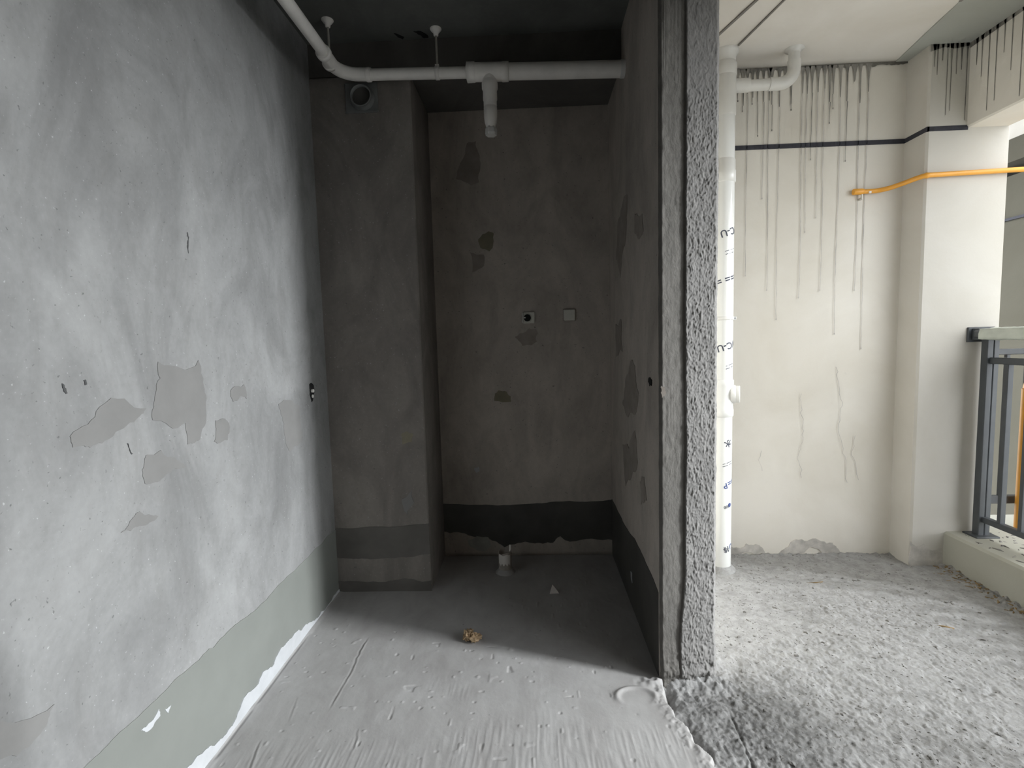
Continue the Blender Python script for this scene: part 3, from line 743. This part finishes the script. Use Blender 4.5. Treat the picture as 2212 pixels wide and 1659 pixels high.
MB().lathe((xe + .145, PY, zc_at(xe + .145)), (1, 0, 0), [(.029, -.02), (.031, -.016), (.031, 0), (.026, .004)]).build('rim', M_pvcd, el)
MB().tube([(xe + .10, PY, zc_at(xe + .1)), (-.24, PY, zc_at(-.24))], .0255, 24).build('cross_pipe', M_pvcd, dp)
te = MB().tube([(-.265, PY, zc_at(-.265)), (-.075, PY, zc_at(-.075))], .0405, 28)
te.tube([(-.165, PY, zc_at(-.16)), (-.165, PY, zc_at(-.16) - .075)], .034, 24)
tee = te.build('tee', M_pvcd, dp)
MB().lathe((-.27, PY, zc_at(-.27)), (1, 0, 0), [(.026, -.004), (.0435, 0), (.0435, .035), (.0405, .04)]).build('rim', M_pvcd, tee)
MB().lathe((-.078, PY, zc_at(-.078)), (1, 0, 0), [(.0405, -.03), (.0425, -.026), (.0425, 0), (.037, .004)]).build('rim', M_pvcd, tee)
MB().tube([(-.08, PY, zc_at(-.08)), (.462, PY, zc_at(.46))], .0365, 28).build('outlet_pipe', M_pvcd, dp)
MB().lathe((.44, PY, zc_at(.44)), (1, 0, 0), [(.0368, 0), (.0385, .002), (.0385, .021)]).build('wall_collar', M_pvc, dp)
zt = zc_at(-.165) - .04
st = MB().lathe((-.165, PY, zt), (0, 0, -1), [(.034, 0), (.0375, .012), (.0375, .035), (.033, .045), (.0335, .085), (.031, .092), (.031, .108), (.0315, .112), (.0285, .116), (.0315, .12), (.031, .165), (.028, .19), (.0225, .206), (.0225, .212)])
st.build('drop_pipe', M_pvcd, dp)
cap = MB()
nk = 12
V = []; 
for h_, rr in ((.208, .021), (.216, .0255), (.236, .027), (.246, .024), (.248, .012)):
    for k in range(nk * 2):
        a = 2 * math.pi * k / (nk * 2); q = rr * (1 + (.07 if k % 4 < 2 else -.07))
        V.append((-.165 + q * math.cos(a), PY + q * math.sin(a), zt - h_))
n2 = nk * 2
cap.add(V, [(i * n2 + k, i * n2 + (k + 1) % n2, (i + 1) * n2 + (k + 1) % n2, (i + 1) * n2 + k) for i in range(4) for k in range(n2)] + [list(range(4 * n2, 5 * n2))])
fix_normals(cap.build('end_plug', M_pvc, dp))

def hanger(x, yy_, rp, lab):
    zt_ = ZC; zp = zc_at(x)
    h_ = tag(empty('pipe_hanger', (x, yy_, ZC)), lab, 'hanger', 'hangers of the alcove drain pipe')
    MB().lathe((x, yy_, ZC + .003), (0, 0, -1), [(.026, 0), (.027, .006), (.020, .016), (.013, .022), (.011, .034), (.007, .036)]).build('ceiling_cup', M_pvcd, h_)
    MB().tube([(x, yy_, ZC - .03), (x + .001, yy_, zp + rp + .006)], .0052, 10).build('threaded_rod', M_steel, h_)
    rg = MB(); n = 28
    ax = Vector((1, 0, 0)) if yy_ > 2.44 else Vector((0, 1, 0))
    rg.lathe(Vector((x, yy_, zp)) - ax * .009, ax, [(rp + .0005, 0), (rp + .0035, 0), (rp + .0035, .018), (rp + .0005, .018)], n)
    rg.box(x - .009, yy_ - .007, zp + rp + .001, x + .009, yy_ + .007, zp + rp + .012)
    rg.build('clamp_ring', M_pvcd, h_)
    return h_
hanger(-.409, PY, .0255, 'thin steel rod hanger holding the cross pipe near the tee')
hanger(xe - .006, 2.37, .029, 'thin steel rod hanger holding the pipe at the elbow')

# --- sheet-metal exhaust spigot on the duct
vt = tag(empty('exhaust_vent', (-.797, YD, 2.50)), 'dull metal exhaust spigot on a square plate high on the duct', 'vent')
MB().box(-.875, YD - .006, 2.425, -.715, YD + .001, 2.565, .003).build('back_plate', M_vent, vt)
MB().box(-.875, YD - .012, 2.423, -.715, YD - .004, 2.431).build('plate_lip', M_vent, vt)
MB().lathe((-.790, YD, 2.492), (0, -1, 0), [(.060, .004), (.060, .010), (.050, .013), (.050, .034), (.052, .037), (.050, .039), (.046, .039), (.046, .012)], 32).build('round_spigot', M_vent, vt)
fl = MB().lathe((-.790, YD - .012, 2.492), (0, -1, 0), [(.0455, 0), (.0455, .003)], 28)
fl.build('damper_flap', M_bandd, vt)

# --- outlet boxes
def junction(x, z, open_):
    e = empty('outlet_box', (x, YB, z))
    if open_:
        MB().box(x - .036, YB - .010, z - .034, x + .036, YB + .001, z + .034, .006).build('face_plate', M_box, e)
        MB().lathe((x - .008, YB - .0105, z - .002), (0, -1, 0), [(.024, 0), (.026, .002), (.022, .003)], 24).build('round_hole_rim', M_box, e)
        MB().lathe((x - .008, YB - .0135, z - .002), (0, -1, 0), [(.021, 0), (.021, .0006)], 24).build('round_hole', M_hole, e)
        MB().box(x - .039, YB - .017, z - .030, x - .033, YB - .004, z + .030, .002).build('edge_lip', M_pvc, e)
        MB().box(x - .030, YB - .0165, z - .004, x - .018, YB - .012, z + .003, .001).build('latch', M_pvc, e)
    else:
        MB().box(x - .038, YB - .009, z - .036, x + .038, YB + .001, z + .036, .007).build('surround', M_patchd, e)
        MB().box(x - .033, YB - .015, z - .033, x + .034, YB - .004, z + .032, .007).build('cover', M_box, e)
    return e
tag(junction(-.011, 1.431, True), 'white wall outlet box standing open with a dark round hole', 'outlet box', 'outlet boxes on the alcove wall')
tag(junction(.225, 1.440, False), 'square wall outlet box with a plain closed cream cover', 'outlet box', 'outlet boxes on the alcove wall')

# --- floor drain stub with its paper label
ds = tag(empty('drain_stub', (-.176, 2.75, 0)), 'short white waste pipe stub with torn label rising from the alcove floor', 'pipe')
sx, sy = -.176, 2.757
V = []; n = 28
hs = [(.0365, -.02), (.0365, .04), (.0372, .08), (.0365, .125)]
mb = MB()
for rr, z_ in hs:
    for k in range(n):
        a = 2 * math.pi * k / n
        zz = z_ + (0.012 * math.sin(a + .9) + .004 * math.sin(3 * a) if z_ > .1 else 0)
        V.append((sx + rr * math.cos(a), sy + rr * math.sin(a), zz))
for rr, z_ in ((.033, .125), (.033, .02)):
    for k in range(n):
        a = 2 * math.pi * k / n
        zz = z_ + (0.012 * math.sin(a + .9) + .004 * math.sin(3 * a) if z_ > .1 else 0)
        V.append((sx + rr * math.cos(a), sy + rr * math.sin(a), zz))
mb.add(V, [(i * n + k, i * n + (k + 1) % n, (i + 1) * n + (k + 1) % n, (i + 1) * n + k) for i in range(5) for k in range(n)] + [[5 * n + k for k in range(n)]], True)
mb.build('stub_wall', M_stub, ds)
lb = MB(); V = []; m_ = 14
for j in range(2):
    for k in range(m_ + 1):
        a = R(-150) + R(110) * k / m_
        zz = (.055 + .008 * math.sin(k * 1.7)) if j == 0 else .112 + .003 * math.sin(k * .8)
        V.append((sx + .0382 * math.cos(a), sy + .0382 * math.sin(a), zz))
lb.add(V, [(k, k + 1, m_ + 2 + k, m_ + 1 + k) for k in range(m_)], True)
lb.build('torn_label', M_chip, ds)
MB().box(sx + .024, sy - .004, .12, sx + .034, sy + .004, .158, .002).build('pull_tab', M_pvcd, ds)
MB().lathe((sx, sy, -.01), (0, 0, 1), [(.060, 0), (.056, .012), (.047, .020), (.040, .030), (.037, .034)], 24).build('mortar_collar', M_floor, ds)

# --- white chip, crumpled paper, scrap
chip = fix_normals(MB().add([(.064, 2.50, 0.002), (.112, 2.505, .002), (.098, 2.545, .002), (.072, 2.54, .002), (.068, 2.505, .016), (.104, 2.51, .014), (.080, 2.532, .036)],
             [(0, 1, 2, 3), (0, 1, 5, 4), (1, 2, 5), (2, 6, 5), (2, 3, 6), (3, 0, 4), (3, 4, 6), (4, 5, 6)]).build('tile_chip', M_chip))
tag(chip, 'small white broken tile chip lying on the dark alcove floor', 'chip')
def crumple(name, c, rx, ry, rz, mat, seed, n=14):
    rnd = random.Random(seed); V = []; Fs = []
    for i in range(n + 1):
        th = math.pi * i / n
        for k in range(n):
            ph = 2 * math.pi * k / n
            q = .62 + .55 * abs(math.sin(3.1 * ph + 2 * th + seed)) * abs(math.cos(2.3 * th + seed)) + rnd.uniform(-.10, .10)
            V.append((c[0] + rx * q * math.sin(th) * math.cos(ph), c[1] + ry * q * math.sin(th) * math.sin(ph), max(c[2] - rz + .001, c[2] + rz * q * math.cos(th))))
    Fs = [(i * n + k, i * n + (k + 1) % n, (i + 1) * n + (k + 1) % n, (i + 1) * n + k) for i in range(n) for k in range(n)]
    return fix_normals(MB().add(V, Fs).build(name, mat))
pp = empty('crumpled_paper', (-.291, 2.095, .0))
tag(pp, 'crumpled brown paper scrap lying on the floor at the edge of the shadow', 'paper scrap')
for nm, c, a in (('folded_flap', (-.308, 2.105, .022), (.024, .03, .022)), ('paper_wad', (-.278, 2.095, .018), (.034, .028, .020)), ('corner_curl', (-.30, 2.135, .015), (.018, .022, .015))):
    o = crumple(nm, c, *a, M_paper, len(nm)); o.parent = pp; o.matrix_parent_inverse = Matrix.Translation(pp.location).inverted()

# --- balcony riser pipe
RX, RY, RR = 1.036, 2.80, .054
rp = tag(empty('riser_pipe', (RX, RY, 0)), 'tall white plastic soil riser with printed lettering standing in the balcony corner', 'pipe')
main = MB().tube([(RX, RY, -.03), (RX, RY, ZC + .05)], RR, 40).build('main_pipe', M_film, rp)
MB().lathe((RX, RY, ZC - .055), (0, 0, 1), [(RR, 0), (RR + .002, .035), (RR + .014, .042), (RR + .014, .06)], 32).build('ceiling_collar', M_pvc, rp)
MB().lathe((RX, RY, 2.635), (0, 0, 1), [(RR, -.010), (RR + .006, 0), (RR + .006, .055), (RR + .002, .06), (RR, .065)], 36).build('coupling', M_pvc, rp)
br = MB().lathe((RX, RY, 2.44), (0, 0, 1), [(RR, -.01), (RR + .004, 0), (RR + .004, .19), (RR, .2)], 36)
br.tube([(RX, RY, 2.588), (1.16, RY, 2.588)], .034, 24)
br.build('branch_fitting', M_pvc, rp)
ar = arc((1.315, RY, 2.588 + .075), (0, 0, -1), (1, 0, 0), .075, 0, math.pi / 2, 12)
MB().tube([(1.11, RY, 2.584), (1.30, RY, 2.588)], .0275, 24).build('branch_pipe', M_pvc, rp)
e2 = MB().tube([(1.262, RY, 2.588)] + ar + [(1.39, RY, 2.70)], .0315, 24).build('branch_elbow', M_pvc, rp)
MB().tube([(1.39, RY, 2.69), (1.39, RY, ZC + .02)], .0275, 24).build('branch_upstand', M_pvc, rp)
MB().lathe((1.39, RY, ZC - .022), (0, 0, 1), [(.0275, 0), (.030, .012), (.046, .018), (.046, .03)], 24).build('ceiling_collar', M_pvc, rp)
MB().lathe((RX, RY, 2.10), (0, 0, 1), [(RR, -.004), (RR + .006, 0), (RR + .006, .055), (RR + .003, .06), (RR + .003, .11), (RR, .115)], 36).build('coupling', M_pvc, rp)
cl = MB().lathe((RX, RY, 1.378), (0, 0, 1), [(RR, 0), (RR + .004, .001), (RR + .004, .018), (RR, .019)], 36)
cl.box(RX + RR - .004, RY - .012, 1.378, RX + RR + .016, RY + .008, 1.397, .002)
clp = cl.build('wall_clip', M_pvc, rp)
MB().box(RX + RR + .006, RY - .0135, 1.384, RX + RR + .010, RY - .011, 1.391).build('clip_screw', M_ink, clp)
acc = MB().lathe((RX, RY, .86), (0, 0, 1), [(RR, -.004), (RR + .006, 0), (RR + .006, .035), (RR + .004, .04), (RR + .004, .16), (RR + .006, .165), (RR + .006, .195), (RR, .20)], 36).build('access_fitting', M_film, rp)
cd_ = Vector((.93, -.36, 0)).normalized()
cc = Vector((RX, RY, .978)) + cd_ * (RR - .01)
MB().lathe(cc, cd_, [(.050, 0), (.050, .022), (.046, .026)], 32).build('access_branch', M_pvc, acc)
MB().lathe(cc + cd_ * .022, cd_, [(.046, 0), (.0465, .004), (.0465, .020), (.044, .024), (.036, .024), (.034, .020), (.0, .020)], 32).build('screw_cap', M_pvc, acc)
MB().lathe((RX, RY, -.03), (0, 0, 1), [(.085, 0), (.078, .025), (.064, .038), (RR, .048)], 24).build('mortar_collar', M_rough, rp)

def lettering(txt, size, z, ang, tilt, mat):
    """flat print bent round the riser; it is printed upside down and on a slant"""
    cu = bpy.data.curves.new('lettering', 'FONT'); cu.body = txt; cu.size = size * 1.2; cu.align_x = 'CENTER'; cu.align_y = 'CENTER'; cu.resolution_u = 3; cu.offset = size * .022
    ob = bpy.data.objects.new('lettering_source', cu); COL.objects.link(ob)
    dg = bpy.context.evaluated_depsgraph_get()
    me = bpy.data.meshes.new_from_object(ob.evaluated_get(dg))
    bpy.data.objects.remove(ob); bpy.data.curves.remove(cu)
    import bmesh
    bm = bmesh.new(); bm.from_mesh(me)
    bmesh.ops.triangulate(bm, faces=bm.faces)
    for _ in range(1): bmesh.ops.subdivide_edges(bm, edges=[e_ for e_ in bm.edges if e_.calc_length() > size * .22], cuts=2)
    bm.to_mesh(me); bm.free()
    n = len(me.vertices)
    if n == 0: return None
    co = np.zeros(n * 3); me.vertices.foreach_get('co', co); co = co.reshape(-1, 3)
    c_, s_ = math.cos(tilt + math.pi), math.sin(tilt + math.pi)
    u = co[:, 0] * c_ - co[:, 1] * s_; v = co[:, 0] * s_ + co[:, 1] * c_
    a = ang + u / RR
    out = np.stack([RX + (RR + .0007) * np.cos(a), RY + (RR + .0007) * np.sin(a), z + v], -1)
    me.vertices.foreach_set('co', out.ravel()); me.update()
    me.name = 'lettering'; me.materials.clear(); me.materials.append(mat)
    o = bpy.data.objects.new('lettering', me); COL.objects.link(o); o.parent = main
    o.matrix_parent_inverse = Matrix.Identity(4)
    return o
FA = R(-90 + 12)       # side of the pipe that faces the doorway
for txt, size, z_, da, mt in (('PVC-U', .042, 1.845, 26, M_ink), ('- -- ---', .020, 1.742, 8, M_ink), ('-- - --', .020, 1.725, 8, M_ink), ('= == =', .046, 1.60, 10, M_ink), ('PVC-U', .042, 1.245, 12, M_ink),
                              ('---- -', .022, 1.138, 14, M_ink), ('-- ---', .022, 1.122, 14, M_ink), ('水', .036, .715, 6, M_ink), ('----- --', .020, .605, 6, M_ink), ('--- ----', .020, .592, 6, M_ink), ('P', .036, .48, -8, M_inkb), ('==', .040, .50, 32, M_inkb),
                              ('200', .018, .362, 0, M_ink), ('●', .024, .372, 20, M_inkb), ('排', .030, .122, 0, M_ink), ('U', .034, .135, 36, M_inkb)):
    lettering(txt, size, z_, FA + R(da), R(16), mt)
# matrix of main is identity relative to the empty's offset
for o in list(main.children):
    o.matrix_parent_inverse = Matrix.Identity(4)

# --- gas pipes
gp = tag(empty('gas_pipe', (XP, YP - .02, 2.09)), 'thin yellow gas pipe bent round the pillar with a capped end at the wall', 'pipe')
Pg = [(1.835, YK - .020, 2.068), (1.90, YK - .022, 2.068), (1.935, YK - .030, 2.069), (1.97, YK - .06, 2.072), (2.005, 2.865, 2.080), (2.035, 2.825, 2.089), (2.062, YP - .022, 2.094), (2.10, YP - .020, 2.097), (2.6, YP - .020, 2.108), (3.6, YP - .02, 2.125)]
def smoothpts(P, k=6):
    P = [Vector(q) for q in P]; out = []
    for i in range(len(P) - 1):
        p0 = P[max(i - 1, 0)]; p1 = P[i]; p2 = P[i + 1]; p3 = P[min(i + 2, len(P) - 1)]
        for j in range(k):
            t = j / k
            out.append(.5 * ((2 * p1) + (p2 - p0) * t + (2 * p0 - 5 * p1 + 4 * p2 - p3) * t * t + (3 * p1 - p0 - 3 * p2 + p3) * t ** 3))
    out.append(P[-1]); return out
MB().tube(smoothpts(Pg[:8]) + [Vector(Pg[8]), Vector(Pg[9])], .0125, 18).build('bent_tube', M_gas, gp)
MB().lathe((1.80, YK - .020, 2.068), (1, 0, 0), [(.0155, 0), (.0165, .003), (.0165, .05), (.0135, .055)], 18).build('end_cap', M_gas, gp)
MB().lathe((2.063, YP - .021, 2.094), (1, .04, .08), [(.0130, 0), (.0148, .002), (.0148, .012), (.0130, .014)], 18).build('coupling', M_gas, gp)
MB().box(1.876, YK - .036, 2.054, 1.888, YK - .030, 2.066).build('tag', M_chip, gp)
MB().box(1.838, YK - .022, 2.024, 1.852, YK + .001, 2.036, .003).box(1.842, YK - .026, 2.028, 1.848, YK - .018, 2.058).build('wall_hook', M_steel, gp)

gr = tag(empty('gas_riser', (2.725, 2.86, .10)), 'thick yellow vertical gas riser outside the balcony railing', 'pipe')
MB().tube([(2.725, 2.86, .05), (2.725, 2.86, .96)], .040, 24).build('riser_tube', M_gas, gr)
MB().tube(arc((2.725 + .06, 2.86, .96), (-1, 0, 0), (0, 0, 1), .06, 0, math.pi / 2, 8) + [Vector((3.5, 2.86, 1.02))], .036, 24).build('riser_bend', M_gas, gr)
MB().lathe((2.725, 2.86, .09), (0, 0, 1), [(.07, 0), (.07, .012), (.040, .016), (.040, .03)], 24).build('floor_flange', M_gas, gr)

# --- railing
rl = tag(empty('railing', (2.40, 2.75, ZS)), 'charcoal metal balcony railing with handrail still wrapped in cloudy film', 'railing')
RN = -.36
PX0, PX1 = 2.370, 2.432
def post(yc):
    a = MB().box(PX0, yc - .020, ZS - .005, 2.402, yc + .020, 1.252, .003).build('post', M_rail, rl)
    MB().box(2.404, yc - .020, ZS - .005, PX1, yc + .020, 1.252, .003).build('post_stile', M_rail, a)
    MB().box(PX0 - .03, yc - .05, ZS - .004, PX1 + .03, yc + .045, ZS + .008, .003).build('foot_plate', M_rail, a)
for yc in (2.752, 1.2, RN + .05): post(yc)
MB().box(2.385, RN, 1.112, 2.418, 2.735, 1.145, .003).build('upper_rail', M_rail, rl)
MB().box(2.385, RN, .262, 2.418, 2.735, .292, .003).build('lower_rail', M_rail, rl)
proto = None
yb_ = 2.64
while yb_ > RN + .05:
    if abs(yb_ - 1.2) > .04:
        if proto is None:
            proto = MB().box(2.388, yb_ - .010, .29, 2.416, yb_ + .010, 1.115, .002).build('baluster', M_rail, rl); y0 = yb_
        else:
            c_ = proto.copy(); COL.objects.link(c_); c_.location = (0, yb_ - y0, 0); c_.parent = rl; c_.matrix_parent_inverse = proto.matrix_parent_inverse
    yb_ -= .112
MB().box(2.335, RN, 1.250, 2.455, YP - .03, 1.288, .006).build('handrail', M_rail, rl)
MB().box(2.325, YP - .012, 1.225, 2.465, YP + .002, 1.305, .003).box(2.345, YP - .05, 1.238, 2.445, YP - .01, 1.298, .003).build('wall_bracket', M_rail, rl)
def wrap():
    ys = np.linspace(RN, 2.735, 220); n = 36
    V = []
    for i, yv in enumerate(ys):
        for k in range(n):
            a = 2 * math.pi * k / n
            ca, sa = math.cos(a), math.sin(a)
            m_ = max(abs(ca) / .066, abs(sa) / .026)
            V.append([2.395 + ca / m_, yv, 1.269 + sa / m_])
    V = np.array(V)
    nz = fbm(V[:, 1] * 14 + V[:, 0] * 9, V[:, 2] * 40 + V[:, 0] * 20, 4, 77)
    cx = V - np.array([2.395, 0, 1.269]); cx[:, 1] = 0
    d_ = cx / np.linalg.norm(cx, axis=1)[:, None]
    low = np.clip(-(V[:, 2] - 1.269) / .026, 0, 1)
    V = V + d_ * (.003 + .010 * (nz + .2) + .008 * low * (fbm(V[:, 1] * 5, V[:, 1] * 0, 3, 78) + .3))[:, None]
    m = len(ys)
    Fs = [(i * n + k, i * n + (k + 1) % n, (i + 1) * n + (k + 1) % n, (i + 1) * n + k) for i in range(m - 1) for k in range(n)]
    return MB().add(V, Fs, True).build('film_wrap', M_wrap, rl)
fix_normals(wrap())
# return railing on the far side of the ledge
r2 = tag(empty('return_railing', (2.6, 2.93, .10)), 'short grey railing panel closing the far side of the outer ledge', 'railing')
MB().box(2.50, 2.915, 1.148, 3.34, 2.945, 1.18, .003).build('upper_rail', M_rail, r2)
MB().box(2.50, 2.915, .30, 3.34, 2.945, .345, .003).build('lower_rail', M_rail, r2)
MB().box(3.30, 2.91, .09, 3.34, 2.95, 1.25, .003).build('post', M_rail, r2)
MB().box(2.50, 2.91, .09, 2.53, 2.95, 1.25, .003).build('post', M_rail, r2)
for k in range(6): MB().box(2.64 + .11 * k, 2.92, .34, 2.66 + .11 * k, 2.94, 1.15, .002).build('baluster', M_rail, r2)

# --- debris
def flake(name, c, sx_, sy_, h_, rz, mat, seed, parent=None, label=None):
    rnd = random.Random(seed); n = 7; V = []
    for j, (q, z_) in enumerate(((1, 0), (.9, h_ * .7), (.55, h_))):
        for k in range(n):
            a = 2 * math.pi * k / n
            rr = q * (1 + .35 * math.sin(3.7 * k + seed))
            xx, yy_ = sx_ * rr * math.cos(a), sy_ * rr * math.sin(a)
            V.append((c[0] + xx * math.cos(rz) - yy_ * math.sin(rz), c[1] + xx * math.sin(rz) + yy_ * math.cos(rz), c[2] + z_ * (1 + .3 * math.sin(k + seed))))
    return V, [(j * n + k, j * n + (k + 1) % n, (j + 1) * n + (k + 1) % n, (j + 1) * n + k) for j in range(2) for k in range(n)] + [list(range(2 * n, 3 * n))]

fz = {}
me = floor_balcony.data
vv = np.zeros(len(me.vertices) * 3); me.vertices.foreach_get('co', vv); vv = vv.reshape(-1, 3)[:520 * 640].reshape(520, 640, 3)
def zfloor(x, y_):
    i = int(np.clip(round((x - .42) / (XS + .05 - .42) * 519), 0, 519)); j = int(np.clip(round((y_ - .6) / (YK + .05 - .6) * 639), 0, 639))
    return float(vv[i, j, 2])
rnd = random.Random(12)
gm = MB(); lm = MB(); n_ = 0
while n_ < 2600:
    x = rnd.uniform(.72, XS - .01); y_ = rnd.uniform(1.2, YK - .02)
    if rnd.random() > .35 + .65 * (vn(np.array([x * 4.]), np.array([y_ * 4.]), 91)[0] + .5): continue
    if math.hypot(x - RX, y_ - RY) < .11 or x > XS - .14: continue
    s_ = rnd.uniform(.0010, .0030) * (2.2 if rnd.random() < .06 else 1)
    V, Fs = flake('f', (x, y_, zfloor(x, y_) - .001), s_ * rnd.uniform(1, 2.2), s_, s_ * .8, rnd.uniform(0, 3.1), None, n_)
    gm.add(V, Fs); n_ += 1
for k in range(420):
    yv = rnd.uniform(1.2, YP - .02); x = XS - abs(rnd.gauss(0, .05)) - .004
    s_ = rnd.uniform(.002, .008)
    V, Fs = flake('f', (x, yv, zfloor(x, yv) - .001), s_ * rnd.uniform(1, 2.6), s_ * .7, s_ * .5, rnd.uniform(0, 3.1), None, k)
    lm.add(V, Fs)
tag(gm.build('floor_grit', M_grit), 'fine mortar crumbs strewn over the rough balcony floor', 'grit', kind='stuff')
tag(lm.build('kerb_litter', M_leaf), 'brown leaf litter and dirt gathered along the foot of the kerb', 'litter', kind='stuff')
sm = MB()
for k in range(160):
    x = rnd.uniform(XS + .03, 2.58); yv = rnd.uniform(1.8, YP - .01)
    if 2.33 < x < 2.47 and abs(yv - 2.752) < .07: continue
    s_ = rnd.uniform(.003, .010)
    V, Fs = flake('f', (x, yv, ZS - .001), s_ * rnd.uniform(1, 2.4), s_ * .6, s_ * .5, rnd.uniform(0, 3.1), None, k)
    sm.add(V, Fs)
for k in range(120):
    x = rnd.uniform(2.62, 3.3); yv = rnd.uniform(1.8, 2.88)
    if math.hypot(x - 2.725, yv - 2.86) < .10: continue
    s_ = rnd.uniform(.004, .012)
    V, Fs = flake('f', (x, yv, .099), s_ * rnd.uniform(1, 2.4), s_ * .6, s_ * .5, rnd.uniform(0, 3.1), None, k)
    sm.add(V, Fs)
tag(sm.build('sill_litter', M_grit), 'dark chips and dead leaves lying on the kerb under the railing', 'litter', kind='stuff')
# larger bits one can pick up
for k, (x, y_, a, b, rz, mt, lab) in enumerate((
    (1.475, 2.63, .045, .004, .15, M_leaf, 'thin dark splinter on the pale middle of the balcony floor'),
    (1.20, 2.36, .030, .006, .3, M_grit, 'short grey mortar sliver on the balcony floor near the riser pipe'),
    (1.80, 2.20, .034, .006, -.5, M_leaf, 'dark twig lying on the balcony floor towards the kerb'),
)):
    V, Fs = flake('f', (x, y_, zfloor(x, y_) - .001), a, b, .005, rz, None, k + 3)
    tag(fix_normals(MB().add(V, Fs).build('wood_splinter' if mt is M_leaf else 'mortar_sliver', mt)), lab, 'debris')
